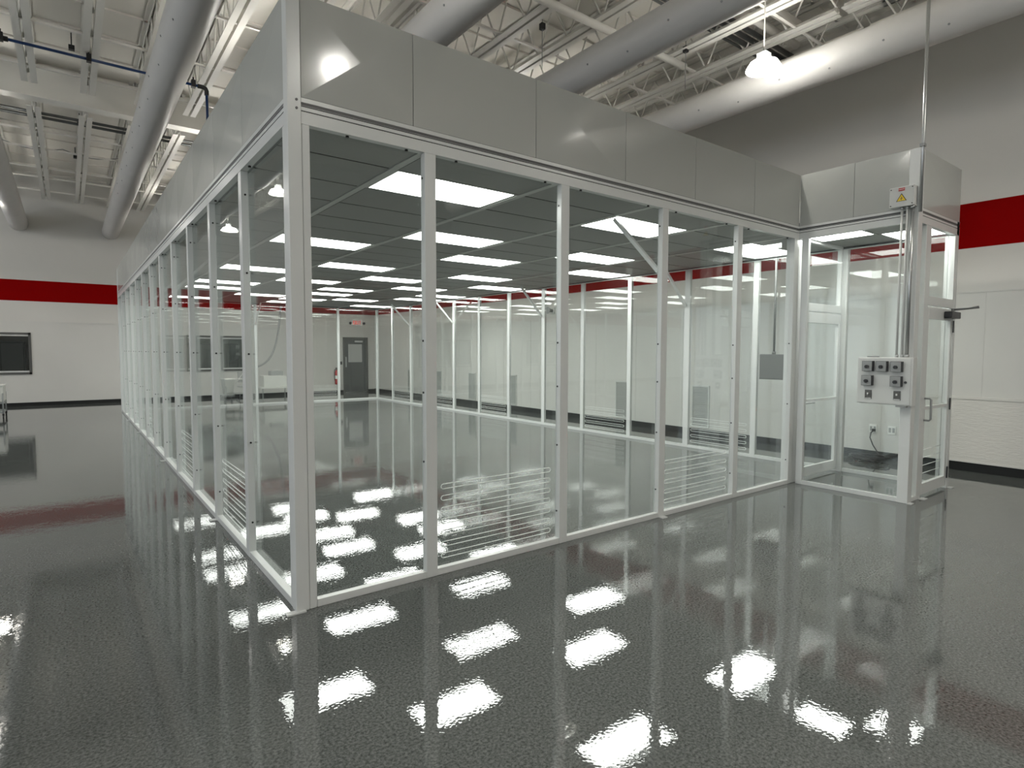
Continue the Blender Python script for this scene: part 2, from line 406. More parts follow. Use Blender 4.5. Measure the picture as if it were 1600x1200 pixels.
# ---------------------------------------------------------------- return grilles on right wall
gr0 = None
for k in range(7):
    yy = 3.23 + 2.045 * k
    lab = 'tall grey louvred grille low on the right wall, %s from the near end' % ORD[k]
    if gr0 is None:
        gr0 = root('wall_grille', (8.8, yy, .15), lab, 'grille', 'louvred grilles low on the right wall')
        F = MB(); a, b = yy - .2, yy + .2
        F.box(8.78, 8.799, a, a + .025, .15, .98).box(8.78, 8.799, b - .025, b, .15, .98).box(8.78, 8.799, a, b, .15, .175).box(8.78, 8.799, a, b, .955, .98)
        F.build('frame', M['box_light'], gr0)
        L = MB().box(8.793, 8.799, a + .02, b - .02, .17, .96)
        for j in range(24): L.quad([(8.792, a + .025, .18 + j * .032), (8.792, b - .025, .18 + j * .032), (8.781, b - .025, .205 + j * .032), (8.781, a + .025, .205 + j * .032)])
        L.build('louvers', M['grille'], gr0)
    else: copy_tree(gr0, (8.8, yy, .15), lab)

# wall outlets + black extension cord
def outlet(y, nm):
    o = root('wall_outlet', (8.8, y, .4), nm, 'outlet')
    MB().box(8.788, 8.799, y - .055, y + .055, .40, .53).build('cover_plate', M['white'], o, bevel=.003)
    for s in (-.025, .025):
        MB().box(8.786, 8.789, y + s - .016, y + s + .016, .43, .50).build('socket', M['dial'], o)
outlet(.12, 'white wall outlet with a black cord plugged in, behind the small entry room')
outlet(-.14, 'white wall outlet with nothing plugged in, right of the one with a cord')
pts = [(8.77, .10, .44), (8.73, .12, .41), (8.72, .13, .33), (8.73, .09, .22), (8.72, .02, .12), (8.69, -.05, .03), (8.66, -.05, .012)]
for k in range(90):
    a = k * .42; rr = .17 + .05 * math.sin(k * .9) + .02 * math.sin(k * 2.3)
    pts.append((8.52 + rr * math.cos(a) * .9, .05 + rr * 1.25 * math.sin(a), .012 + .0008 * k + .012 * abs(math.sin(k * 1.3))))
c_ = MB().tube(pts, .009, 7).box(8.755, 8.79, .08, .12, .425, .465)
tag(c_.build('extension_cord', M['black'], loc=(8.52, .05, 0)), 'black extension cord coiled on the floor and plugged into the wall outlet', 'cord')

# ---------------------------------------------------------------- roof steel
def joist(x, y0, y1, lab):
    r = root('roof_joist', (x, (y0 + y1) / 2, 6.0), lab, 'joist', 'white roof joists under the deck')
    MB().box(x - .105, x - .018, y0, y1, 5.995, 6.005).box(x - .03, x - .018, y0, y1, 6.0, 6.075).box(x + .018, x + .105, y0, y1, 5.995, 6.005).box(x + .018, x + .03, y0, y1, 6.0, 6.075).build('bottom_chord', M['steel_paint'], r)
    MB().box(x - .085, x - .015, y0 - .35, y1 + .15, 6.69, 6.70).box(x - .025, x - .015, y0 - .35, y1 + .15, 6.64, 6.70).box(x + .015, x + .085, y0 - .35, y1 + .15, 6.69, 6.70).box(x + .015, x + .025, y0 - .35, y1 + .15, 6.64, 6.70).build('top_chord', M['steel_paint'], r)
    w_ = MB(); n = int((y1 - y0) / .32); dy = (y1 - y0) / n; pt = []
    for k in range(n + 1): pt.append((x, y0 + k * dy, 6.03 if k % 2 == 0 else 6.67))
    for k in range(n): w_.tube([pt[k], pt[k + 1]], .013, 6)
    w_.build('web_rods', M['steel_paint'], r)
    return r
jn = joist(-3.755, 0, 8.85, ''); jn['label'] = ''
def side(k): return ORD[k]
jf = joist(-3.755, 10.05, 18.2, '')
jx = [-3.755 + .765 * k for k in range(17)]
jn['label'] = 'white open-web roof joist in the near bay, %s from the left' % ORD[0]
jf['label'] = 'white open-web roof joist in the far bay against the back wall, %s from the left' % ORD[0]
jn2 = joist(-3.755, -11.5, -.6, '') if False else None
for k, x in enumerate(jx[1:]):
    copy_tree(jn, (x, 8.85 / 2, 6.0), 'white open-web roof joist in the near bay, %s from the left' % ORD[k + 1])
    copy_tree(jf, (x, (10.05 + 18.2) / 2, 6.0), 'white open-web roof joist in the far bay against the back wall, %s from the left' % ORD[k + 1])
# extend near bay towards the viewer
je = joist(5.425, -7, -.08, '')
je['label'] = 'short run of white roof joist above the near right side, %s from the left' % ORD[0]
for k in range(1, 5): copy_tree(je, (5.425 + .765 * k, -3.54, 6.0), 'short run of white roof joist above the near right side, %s from the left' % ORD[k])

g = root('roof_girder', (0, 9.8, 6.06), 'white steel girder crossing the roof where the joists meet', 'girder')
MB().box(BX0 + .02, BX1 - .02, 9.66, 9.94, 6.05, 6.07).build('bottom_flange', M['steel_paint'], g)
MB().box(BX0 + .02, BX1 - .02, 9.795, 9.805, 6.07, 6.62).build('web_plate', M['steel_paint'], g)
MB().box(BX0 + .02, BX1 - .02, 9.69, 9.91, 6.60, 6.62).build('top_flange', M['steel_paint'], g)
for k, yy in enumerate((-1.8, .52, 2.12, 3.07, 5.0, 6.6, 8.2, 11.6, 12.9, 14.6, 15.6, 17.2)):
    x0 = -3.8 if yy > -1 else 5.3
    tag(MB().box(x0, 8.7, yy - .02, yy + .02, 6.012, 6.02).box(x0, 8.7, yy - .003, yy + .003, 6.02, 6.05).build('bridging_bar', M['steel_paint'], loc=(3, yy, 6.0)),
        'white bridging bar tying the roof joists across, %s row from the viewer' % ORD[k], 'bar', 'bridging bars across the joists')

# pipes and conduits across the joists
sp = root('sprinkler_pipe', (2.5, 1.99, 5.93), 'white sprinkler pipe running across just under the roof joists', 'pipe')
MB().tube([(-1.5, 1.99, 5.93), (6.45, 1.99, 5.93)], .052, 16).build('pipe', M['steel_paint'], sp)
for x in (3.2, 5.1): MB().tube([(x, 1.93, 5.93), (x, 1.95, 6.3), (x, 1.99, 6.66)], .008, 6).build('hanger', M['steel_paint'], sp)
sb = root('branch_pipe', (5, .62, 6.15), 'wide white pipe lying above the joist chords near the hanging lamp', 'pipe', None)
MB().tube([(4.6, .62, 6.16), (7.3, .62, 6.16)], .07, 16).build('pipe', M['steel_paint'], sb)
sb = root('branch_pipe', (5, .88, 6.15), 'second wide white pipe beside the dark conduits above the joist chords', 'pipe', None)
MB().tube([(3.0, .88, 6.15), (7.6, .88, 6.15)], .055, 16).build('pipe', M['steel_paint'], sb)
for k, yy in enumerate((1.07, 1.19, 1.31, 1.40)):
    tag(MB().tube([(1.0, yy, 6.14), (7.9, yy, 6.14)], .034 if k < 3 else .02, 10).build('steel_conduit', M['conduit_dark'], loc=(4, yy, 6.14)),
        'dark steel conduit above the joists, %s of four counted from the lamp side' % ORD[k], 'conduit', 'dark conduits above the near joists')
for k, yy in enumerate((10.75, 11.0)):
    tag(MB().tube([(-6, yy, 6.12), (8, yy, 6.12)], .028, 10).build('steel_conduit', M['conduit_dark'], loc=(0, yy, 6.12)),
        ['nearer', 'farther'][k] + ' of two dark conduits just beyond the white girder', 'conduit')
cb = [(-2.1 + 2.1 * t_ / 16, 13.4, 6.22 - .10 * math.sin(math.pi * ((t_ / 8) % 1))) for t_ in range(17)]  # thin dark sagging curve between the far joists
tag(MB().tube(cb, .01, 6).build('sagging_line', M['dial'], loc=(-1, 13.4, 6.2)), 'thin dark line sagging between far roof joists at upper left', 'cable')

ap = root('air_line', (-.5, 7.1, 5.9), 'dark blue compressed air pipe crossing under the joists and dropping behind the enclosure', 'pipe')
MB().tube([(-5, 7.1, 5.9), (.78, 7.1, 5.9)], .02, 12).build('cross_run', M['blue'], ap)
MB().tube([(.83, 7.1, 5.83), (.84, 7.1, 3.82)], .02, 12).build('drop', M['blue'], ap)
MB().tube([(.70, 7.1, 5.9), (.78, 7.1, 5.9), (.815, 7.1, 5.885), (.83, 7.1, 5.85), (.83, 7.1, 5.78)], .034, 12).build('elbow', M['black'], ap)
for x in (-1.70, -.72, .64):
    MB().box(x - .03, x + .03, 7.06, 7.14, 5.86, 5.97).tube([(x, 7.1, 5.95), (x, 7.1, 6.02)], .012, 6).build('clamp', M['black'], ap)
MB().tube([(-1.85, 7.1, 5.9), (-1.62, 7.1, 5.9)], .034, 12).build('coupling', M['black'], ap)

for k, (x, yy) in enumerate(((-.9, 8.3), (-.75, 12.1), (-.8, 14.9))):
    tag(MB().box(x - .04, x + .04, yy - .04, yy + .04, 6.45, 6.52).tube([(x, yy, 6.5), (x, yy, 6.72)], .01, 6).build('fire_sprinkler', M['black'], loc=(x, yy, 6.4)),
        'small black sprinkler head under the deck, %s from the viewer' % ORD[k], 'sprinkler')

# ducts
DZ, DR = 5.31, .224
def duct(x, y0, y1, lab):
    r = root('air_duct', (x, (y0 + y1) / 2, DZ), lab, 'duct', None)
    MB().tube([(x, y0 + (y1 - y0) * i / 24, DZ) for i in range(25)], DR, 48).build('duct_tube', M['duct'], r)
    yy = y0 + 1.3; 
    while yy < y1:
        MB().tube([(x, yy - .006, DZ), (x, yy + .006, DZ)], DR + .0022, 48, caps=False).build('seam_ring', M['duct'], r); yy += 4.6
    return r
DL = [(-4.33, 'white round air duct farthest left, only its tip below the frame corner'), (-2.13, 'white round air duct at the left edge, running to the back wall'), (.07, 'white round air duct in full view left of the enclosure'),
      (2.34, 'white round air duct above the near front panels of the enclosure'), (4.41, 'white round air duct over the middle of the front panels'), (6.71, 'white round air duct nearest the right wall, beside the hanging lamp')]
for x, lab in DL[1:]:
    d_ = duct(x, -9.0, BY1 - .005, lab)
    if x > -1:
        nz = None
        for k in range(26):
            yy = -3.2 + .62 * k; a = math.radians(200 + 22 * ((k % 2)))
            px, pz = x + math.cos(a) * DR, DZ + math.sin(a) * DR
            if nz is None:
                nz = MB().tube([(px + .0, yy, pz + .0), (px + math.cos(a) * .006, yy, pz + math.sin(a) * .006)], .012, 8).build('air_nozzle', M['dial'], d_)
                k0 = (px, yy, pz)
            else:
                c2 = nz.copy(); C.objects.link(c2); c2.parent = d_; c2.location = (px - k0[0], yy - k0[1], pz - k0[2])
# duct hanger wires
for k, (x, yy) in enumerate(((4.12, 2.55), (6.15, 1.75))):
    h_ = root('hanger_wire', (x, yy, 5.5), ['black clamp with a thin wire left of the middle duct', 'black clamp with a thin wire beside the duct near the lamp'][k], 'hanger')
    MB().tube([(x, yy, 5.45), (x, yy, 6.72)], .005, 6).build('wire', M['dial'], h_)
    MB().box(x - .03, x + .03, yy - .03, yy + .03, 5.96, 6.04).build('clamp', M['black'], h_)

# high bay lamps: one in view, some from reflections, others assumed to add light
lamp0 = None
LZ = 5.1
for ky, yy_ in enumerate((-8.7, -3.75, .35, 5.2, 9.95, 15.0)):
    for kx, (x, yy) in enumerate(((-2.62, yy_), (1.45, yy_), (5.82, yy_))):
        if (ky, kx) == (2, 0): continue
        if (ky, kx) == (3, 0): x, yy = -3.0, 4.5  # moved out of sight, kept for the light it adds on the left
        lab = 'round high bay lamp hanging from the roof, %s row from the front, %s column' % (ORD[ky], ['left', 'middle', 'right'][kx])
        if ky == 2 and kx == 2: lab = 'bright round high bay lamp hanging on a cable in front of the right duct'
        if lamp0 is None:
            lamp0 = root('high_bay_lamp', (x, yy, LZ), lab, 'lamp', 'high bay lamps')
            MB().lathe(x, yy, [(.20, LZ), (.205, LZ + .005), (.20, LZ + .02), (.16, LZ + .085), (.09, LZ + .11), (.0, LZ + .11)], 32).build('shade', M['shade'], lamp0)
            MB().lathe(x, yy, [(.198, LZ + .001), (.193, LZ + .02), (.155, LZ + .08), (.08, LZ + .105), (0, LZ + .105)], 32).build('reflector', M['reflector'], lamp0)
            MB().lathe(x, yy, [(.0, LZ + .085), (.085, LZ + .085)], 24).build('emitter', M['lamp_light'], lamp0)
            MB().box(x - .06, x + .06, yy - .06, yy + .06, LZ + .11, LZ + .20).build('driver_box', M['box_grey'], lamp0)
            MB().tube([(x, yy, LZ + .20), (x, yy, 6.7)], .009, 6).build('cable', M['steel_paint'], lamp0)
        else: copy_tree(lamp0, (x, yy, LZ), lab)

# ---------------------------------------------------------------- clean room
W, L_, H = 7.40, 15.20, 3.03        # width, length, underside of beam
VX, VY = 6.12, -1.27                # vestibule inner-left x and front y
PW, PD = .09, .055                  # post width and depth
FX = [.97, 2.25, 3.56, 4.85]        # front wall posts (centres)
SY = [1.27 * k for k in range(1, 12)]
FEET_Y = {2: 1, 5: 1, 8: 1, 10: 1}

def post(x0, x1, y0, y1, z1, lab, foot=None, group=None, screws=None):
    r = root('support_post', ((x0 + x1) / 2, (y0 + y1) / 2, 0), lab, 'post', group)
    MB().box(x0, x1, y0, y1, 0.0, z1).build('upright', M['frame'], r, bevel=.004)
    if foot:
        MB().box(*foot, 0.0, .008).build('foot_plate', M['frame'], r)
    if screws:
        for (sx, sy, sz, ax) in screws:
            dx, dy = (.004, 0) if ax == 'x' else (0, .004)
            MB().tube([(sx - dx, sy - dy, sz), (sx + dx, sy + dy, sz)], .008, 8).build('screw', M['screw'], r)
    return r
SZ = (.28, .92, 1.62, 2.25, 2.85)
# corner posts
post(-.005, .078, -.005, .078, 3.80, 'white square post at the near corner of the clean room', foot=(-.07, .05, -.03, .02), screws=[(.05, -.006, 3.165, 'y'), (.05, -.006, 3.115, 'y')])
post(.080, .128, .0, PD, H, 'slim white post beside the near corner on the front wall')
post(.0, PD, .080, .125, H, 'slim white post beside the near corner on the left wall')
post(-.005, .078, L_ - .078, L_ + .005, 3.80, 'white post at the far left corner of the clean room')
post(W - .078, W + .005, L_ - .078, L_ + .005, 3.80, 'white post at the far right corner of the clean room')
# front posts
for k, x in enumerate(FX):
    post(x - PW / 2, x + PW / 2, 0, PD + .005, H, 'white upright on the front wall, %s to the right of the near corner post' % ORD[k],
         foot=(x - .03, x + .04, -.05, .0) if k == 2 else None, screws=[(x - PW / 2 - .001, .035, z, 'x') for z in (.28, .85, 1.35, 1.72, 2.86)])
post(VX - .10, VX, 0, .10, H, 'white corner post where the front wall meets the small entry room', screws=[(VX - .101, .035, z, 'x') for z in (.3, 1.0, 1.75)])
# left wall posts
prev = None
for k, yy in enumerate(SY):
    big = (k + 1) in FEET_Y
    post(0, PD, yy - PW / 2, yy + PW / 2, H, 'white upright on the left wall, %s back from the near corner%s' % (ORD[k], ', with a foot plate' if big else ''),
         foot=(-.06, 0, yy - .05, yy + .02) if big else None, screws=[(.03, yy - PW / 2 - .001, z, 'y') for z in SZ])
for k, yy in enumerate(SY):
    big = (k + 1) in FEET_Y
    ww = .075 if big else .045
    post(W - PD, W, yy - ww, yy + (.03 if big else .045), H, 'white upright on the right wall, %s back from the entry room%s' % (ORD[k], ', wider with a brace' if big else ''))
for k, x in enumerate((.97, 2.25, 3.44, 4.75, 6.0)):
    post(x - .04, x + .04, L_ - PD, L_, H, 'white upright on the back wall of the clean room, %s from its left corner' % ORD[k])

# diagonal braces
def brace(p, q, lab, i=0):
    p = Vector(p); q = Vector(q); d2 = (q - p).normalized(); s1 = d2.cross(Vector((0, 0, 1))).normalized() * .019; s2 = d2.cross(s1).normalized() * .019
    mb = MB(); A = [s1 + s2, s1 - s2, -s1 - s2, -s1 + s2]; mb.v = [tuple(p + a) for a in A] + [tuple(q + a) for a in A]
    for f in ((0, 1, 2, 3), (4, 7, 6, 5), (0, 4, 5, 1), (1, 5, 6, 2), (2, 6, 7, 3), (3, 7, 4, 0)): mb.f.append(f); mb.m.append(0); mb.sm.append(False)
    tag(mb.build('corner_brace', M['frame'], loc=tuple(p)), lab, 'brace')
brace((3.55, .07, 2.43), (3.55, .66, 3.04), 'white diagonal brace from the middle front post up to the ceiling grid')
for k in (2, 5, 8, 10):
    yy = SY[k - 1]
    brace((W - PD - .02, yy, 2.42), (W - PD - .62, yy, 3.04), 'white diagonal brace on the right wall at its %s upright' % ORD[k - 1])
    if k != 2: brace((PD + .02, yy, 2.42), (PD + .62, yy, 3.04), 'white diagonal brace on the left wall at its %s upright' % ORD[k - 1])
brace((3.44, L_ - .08, 2.42), (3.44, L_ - .68, 3.04), 'white diagonal brace on the back wall of the clean room')

# sill rails and header beams (one per wall run)
def sill(x0, x1, y0, y1, lab, z=.05): tag(MB().box(x0, x1, y0, y1, 0, z).build('sill_rail', M['frame'], loc=((x0 + x1) / 2, (y0 + y1) / 2, 0), bevel=.003), lab, 'rail')
def split(a, b, cuts):
    cuts = sorted(cuts); out = []; c0 = a
    for lo, hi in cuts: out.append((c0, lo)); c0 = hi
    out.append((c0, b)); return [s for s in out if s[1] - s[0] > .01]
def long_sill(axis, c0, c1, segs, lab):
    mb = MB()
    for a, b in segs:
        if axis == 'x': mb.box(a, b, c0, c1, 0, .05)
        else: mb.box(c0, c1, a, b, 0, .05)
    xs = [v[0] for v in mb.v]; ys = [v[1] for v in mb.v]
    tag(mb.build('sill_rail', M['frame'], loc=((min(xs) + max(xs)) / 2, (min(ys) + max(ys)) / 2, 0), bevel=.003), lab, 'rail')
long_sill('x', 0.002, PD - .002, split(.13, VX - .10, [(x - PW / 2, x + PW / 2) for x in FX]), 'white sill rail on the floor along the front wall')
long_sill('y', 0.002, PD - .002, split(.127, L_ - .08, [(y_ - PW / 2, y_ + PW / 2) for y_ in SY]), 'white sill rail on the floor along the left wall')
long_sill('y', W - PD + .002, W - .002, split(.08, L_ - .08, [(y_ - .075 if (k + 1) in FEET_Y else y_ - .045, y_ + (.03 if (k + 1) in FEET_Y else .045)) for k, y_ in enumerate(SY)]), 'white sill rail on the floor along the right wall')
long_sill('x', L_ - PD + .002, L_ - .002, split(.08, W - .08, [(x - .04, x + .04) for x in (.97, 2.25, 3.44, 4.75, 6.0)]), 'white sill rail on the floor along the back wall')

def header(axis, c, sgn, a0, a1, lab):
    """c: outer face coordinate, sgn: +1 if the inside lies at +; grooved beam from H to 3.19"""
    r = root('header_beam', ((a0 + a1) / 2, c, H) if axis == 'x' else (c, (a0 + a1) / 2, H), lab, 'beam')
    def bx(m, d0, d1, z0, z1):
        lo, hi = c + sgn * d0, c + sgn * d1
        if axis == 'x': m.box(a0, a1, lo, hi, z0, z1)
        else: m.box(lo, hi, a0, a1, z0, z1)
    m = MB(); bx(m, 0, .052, H, 3.104); bx(m, 0, .05, 3.111, 3.132); bx(m, .006, .05, 3.141, 3.145); bx(m, 0, .05, 3.160, 3.187)
    m.build('profile', M['frame'], r)
    m = MB(); bx(m, .01, .07, 3.04, 3.186); m.build('groove_backing', M['dark'], r)
    m = MB(); bx(m, .003, .012, 3.144, 3.160); m.build('track', M['slot'], r)
header('x', 0, 1, .079, VX, 'white grooved header beam along the front wall above the clear panels')
header('y', 0, 1, .079, L_ - .079, 'white grooved header beam along the left wall above the clear panels')
header('y', W, -1, .0, L_ - .079, 'white header beam along the right wall of the clean room')
header('x', L_, -1, .079, W - .079, 'white header beam along the far wall of the clean room')

# cross-broken fascia sheets
def fascia(axis, c, sgn, a0, a1, lab, h0=3.19, h1=3.80, cone=.007):
    def P(a, d, z): return (a, c + sgn * d, z) if axis == 'x' else (c + sgn * d, a, z)
    g_ = .0025; a0 += g_; a1 -= g_; am = (a0 + a1) / 2; zm = (h0 + h1) / 2
    m = MB(); A = [P(a0, 0, h0), P(a1, 0, h0), P(a1, 0, h1), P(a0, 0, h1)]; ap_ = P(am, -cone, zm)
    B = [P(a0, .022, h0), P(a1, .022, h0), P(a1, .022, h1), P(a0, .022, h1)]
    flip = (axis == 'x') == (sgn < 0)
    for i in range(4):
        q = [A[i], A[(i + 1) % 4], ap_]; m.quad(q[::-1] if flip else q)
        e_ = [A[i], B[i], B[(i + 1) % 4], A[(i + 1) % 4]]; m.quad(e_[::-1] if flip else e_)
    q = B[::-1]; m.quad(q[::-1] if flip else q)
    o = m.build('fascia_panel', M['fascia'], loc=P(am, .011, h0))
    tag(o, lab, 'panel', 'fascia panels around the clean room')
fs = [.079, .84, 1.93, 2.98, 4.02, 5.11, 6.118]
for k in range(6): fascia('x', .002, 1, fs[k], fs[k + 1], 'white sheet fascia panel high on the front wall, %s from the near corner' % ORD[k], cone=.012 if k in (0, 2) else .004)
nl = 14
for k in range(nl):
    a = .079 + (L_ - .158) * k / nl; b = .079 + (L_ - .158) * (k + 1) / nl
    fascia('y', .002, 1, a, b, 'white sheet fascia panel high on the left wall, %s from the near corner' % ORD[k], cone=.005)
for k in range(4):
    fascia('y', W - .002, -1, .08 + 3.75 * k, .08 + 3.75 * (k + 1), 'long white fascia panel on the right wall, %s from the entry room' % ORD[k])
fascia('x', L_ - .002, -1, .08, W - .08, 'long white fascia panel on the far wall of the clean room')
# plenum sheet, added to stop light leaking through the tile gaps
tag(MB().box(.03, W - .03, .03, L_ - .03, 3.20, 3.24).build('plenum_lid', M['dark'], loc=(W / 2, L_ / 2, 3.2)), 'dark sheet seen only through the gaps between the clean room ceiling tiles', 'blocker')

# clear wall panels (pane with or without louvre slots)
def pane(axis, c, a0, a1, z0, z1, lab, slots=None):
    def bx(m, b0, b1, d, zz0, zz1):
        if axis == 'x': m.box(b0, b1, c - d, c + d, zz0, zz1)
        else: m.box(c - d, c + d, b0, b1, zz0, zz1)
    mid = ((a0 + a1) / 2, c, z0) if axis == 'x' else (c, (a0 + a1) / 2, z0)
    m = MB(); bx(m, a0, a1, .003, z0, z1)
    r = m.build('clear_panel', M['pane'], loc=mid)
    tag(r, lab, 'panel')
    if slots:
        n, zs, dz, ins = slots
        for k in range(n):
            zc = zs + dz * k; hh = .018; b0, b1 = a0 + ins, a1 - ins; pts = []
            for t_ in range(7): an = math.pi / 2 + math.pi * t_ / 6; pts.append((b0 + hh + math.cos(an) * hh, zc + math.sin(an) * hh))
            for t_ in range(7): an = -math.pi / 2 + math.pi * t_ / 6; pts.append((b1 - hh + math.cos(an) * hh, zc + math.sin(an) * hh))
            P3 = [((p[0], c, p[1]) if axis == 'x' else (c, p[0], p[1])) for p in pts]
            MB().tube(P3, .0034, 6, closed=True).build('vent_slot', M['slot_edge'], r)
xs = [.128] + [v for x in FX for v in (x - PW / 2, x + PW / 2)] + [VX - .10]
for k in range(5):
    pane('x', PD - .004, xs[2 * k], xs[2 * k + 1], .05, H, 'clear front panel, %s from the near corner%s' % (ORD[k], ', with horizontal vent slots near the floor' if k in (1, 3) else ''), (7, .12, .087, .06) if k == 1 else ((5, .13, .10, .06) if k == 3 else None))
ys = [.125] + [v for y_ in SY for v in (y_ - PW / 2, y_ + PW / 2)] + [L_ - .08]
VB = (1, 3, 6, 8, 10)
for k in range(12):
    pane('y', PD - .004, ys[2 * k], ys[2 * k + 1], .05, H, 'clear left wall panel, %s from the near corner%s' % (ORD[k], ', with low vent slots' if k in VB else ''), (6, .12, .095, .06) if k in VB else None)
    ra = .08 if k == 0 else SY[k - 1] + (.03 if k in FEET_Y else .045); rb = L_ - .08 if k == 11 else SY[k] - (.075 if (k + 1) in FEET_Y else .045)
    pane('y', W - PD + .004, ra, rb, .05, H, 'clear right wall panel, %s from the entry room%s' % (ORD[k], ', with low vent slots' if k in VB else ''), (5, .12, .095, .06) if k in VB else None)
bx_ = [.08, .93, 1.01, 2.21, 2.29, 3.40, 3.48, 4.71, 4.79, 5.96, 6.04, W - .08]
for k in range(6):
    pane('x', L_ - PD + .004, bx_[2 * k], bx_[2 * k + 1], .05, H, 'clear far wall panel, %s from the far left corner' % ORD[k], (5, .12, .095, .06) if k == 4 else None)

# header screws, front (dark dots hanging under the beam)
hs = root('beam_screws', (3, .03, H), 'row of small dark screws under the front header beam', 'screws')
for x in (.38, .80, 1.20, 2.05, 2.45, 3.33, 3.75, 4.62, 5.05, 5.9):
    MB().tube([(x, .03, H - .012), (x, .03, H)], .011, 8).build('screw', M['screw'], hs)
hs = root('beam_screws', (.03, 3, H), 'row of small dark screws under the left header beam', 'screws')
for yy in [v for y_ in SY[:8] for v in (y_ - .2, y_ + .15)]:
    MB().tube([(.03, yy, H - .012), (.03, yy, H)], .011, 8).build('screw', M['screw'], hs)

# ceiling grid, tiles, lights
GX = [.06, .965, 2.23, 3.495, 4.76, 6.025, 7.34]
RP, RY0 = .628, -.05
ZC = 3.06
for k, x in enumerate(GX):
    if k in (0, 6):
        x0, x1 = (x + .0105, x + .022) if k == 0 else (x - .022, x - .0105)
    else: x0, x1 = x - .028, x + .028
    tag(MB().box(x0, x1, .075, L_ - .075, ZC - .006, ZC + .04).build('grid_bar', M['grid'], loc=(x, L_ / 2, ZC)), 'white ceiling grid bar running front to back, %s from the left wall' % ORD[k], 'bar', 'ceiling grid bars')
LT = {1: (1, 6, 11, 15, 17, 22), 2: (4, 9, 13, 19), 3: (1, 6, 11, 15, 17, 20, 22), 4: (4, 9, 13, 19), 5: (1, 6, 11, 15, 17, 22)}
COLN = ['leftmost', 'second', 'third', 'fourth', 'fifth', 'rightmost']
protos = {}; lproto = {}
for c_i in range(6):
    a, b = GX[c_i] + (.028 if c_i else .02), GX[c_i + 1] - (.028 if c_i < 5 else .02)
    for rr in range(24):
        y0 = max(RY0 + RP * rr, .062); y1 = min(RY0 + RP * (rr + 1), L_ - .062)
        if y1 - y0 < .1: continue
        mid = ((a + b) / 2, (y0 + y1) / 2, ZC)
        if rr in LT.get(c_i, ()):
            lab = 'lit white rectangular ceiling light, %s tile column from the left, row %s from the front' % (COLN[c_i], ORD[rr])
            if 'l' not in lproto or abs(lproto['w'] - (b - a)) > .002:
                r = root('ceiling_panel_light', mid, lab, 'light', 'lit ceiling panels of the clean room')
                F = MB(); q0, q1 = y0 + .003, y1 - .003
                F.box(a + .002, a + .03, q0, q1, ZC, ZC + .02).box(b - .03, b - .002, q0, q1, ZC, ZC + .02).box(a + .002, b - .002, q0, q0 + .025, ZC, ZC + .02).box(a + .002, b - .002, q1 - .025, q1, ZC, ZC + .02)
                F.build('frame', M['grid'], r)
                MB().box(a + .03, b - .03, q0 + .025, q1 - .025, ZC + .002, ZC + .012).build('lens', M['panel_light'], r)
                lproto = {'l': r, 'w': b - a}
            else: copy_tree(lproto['l'], mid, lab)
        else:
            lab = 'grey ceiling filter tile, %s column from the left, row %s from the front' % (COLN[c_i], ORD[rr])
            key = (c_i, round(y1 - y0, 3))
            if key not in protos:
                o = MB().box(a + .016, b - .003, y0 + .010, y1 - .010, ZC + .0022, ZC + .03, 1).box(a + .016, b - .003, y0 + .010, y1 - .010, ZC + .0010, ZC + .0022, 0).build('ceiling_tile', [M['tile'], M['dark']], loc=mid)  # tile sides coloured dark so the gaps read black
                tag(o, lab, 'tile', 'grey ceiling tiles of the clean room'); protos[key] = o
            else:
                o = protos[key].copy(); C.objects.link(o); o.location = mid; o['label'] = lab

# ---------------------------------------------------------------- entry room (vestibule)
V0, V1 = VX, W
# left wall of the entry room (x = VX, from VY to 0) : sill, pane, corner post
post(VX - .005, VX + .11, VY - .005, VY + .10, 3.80, 'white corner post at the near corner of the entry room, behind the switch panel', foot=(VX - .01, VX + .06, VY - .05, VY))
post(VX + .26, VX + .375, VY, VY + PD, H, 'white jamb post left of the entry room outer door', foot=(VX + .33, VX + .43, VY - .06, VY))
post(V1 - .06, V1 + .005, VY, VY + .08, H, 'white jamb post on the hinge side of the outer door', foot=(V1 - .03, V1 + .05, VY - .05, VY))
post(V1 - .055, V1, VY + .085, VY + .12, H, 'slim white post at the back of the outer door jamb')
post(VX + .002, VX + .16, .002, .075, H, 'white jamb post left of the inner door', screws=None)
post(V1 - .075, V1, -.06, .075, H, 'white post at the right side of the inner door')
post(VX, VX + .055, -.12, -.04, H, 'slim white post at the inner corner of the entry room')
sill(VX + .002, VX + .053, VY + .10, -.12, 'white sill rail along the left side of the entry room')
sill(V1 - .053, V1 - .002, VY + .12, -.06, 'white sill rail along the right side of the entry room')
sill(VX + .11, VX + .26, VY + .002, VY + .053, 'short white sill rail beside the outer door')
pane('y', VX + .05, VY + .10, -.12, .05, H, 'clear side panel of the entry room behind the grey switch panel')
pane('y', V1 - .05, VY + .12, -.06, .05, H, 'clear side panel of the entry room facing the right wall')
pane('x', VY + .05, VX + .11, VX + .26, .05, H, 'narrow clear strip left of the outer door')
header('y', VX, 1, VY + .10, .0, 'white grooved header beam on the left side of the entry room')
header('x', VY, 1, VX + .11, V1 + .005, 'white grooved header beam above the outer door')
header('y', V1, -1, VY, .0, 'white header beam on the right side of the entry room')
tag(MB().box(VX + .11, V1 - .075, .002, .06, H, 3.18).build('lintel_beam', M['frame'], loc=((VX + V1) / 2, .03, H)), 'white lintel beam above the inner door of the clean room', 'beam')
fascia('y', VX + .002, 1, VY + .10, -.62, 'white fascia panel on the left side of the entry room, nearer half')
fascia('y', VX + .002, 1, -.62, -.0, 'white fascia panel on the left side of the entry room, next to the inner corner')
fascia('x', VY + .002, 1, VX + .11, V1 + .005, 'white fascia panel above the outer door of the entry room')
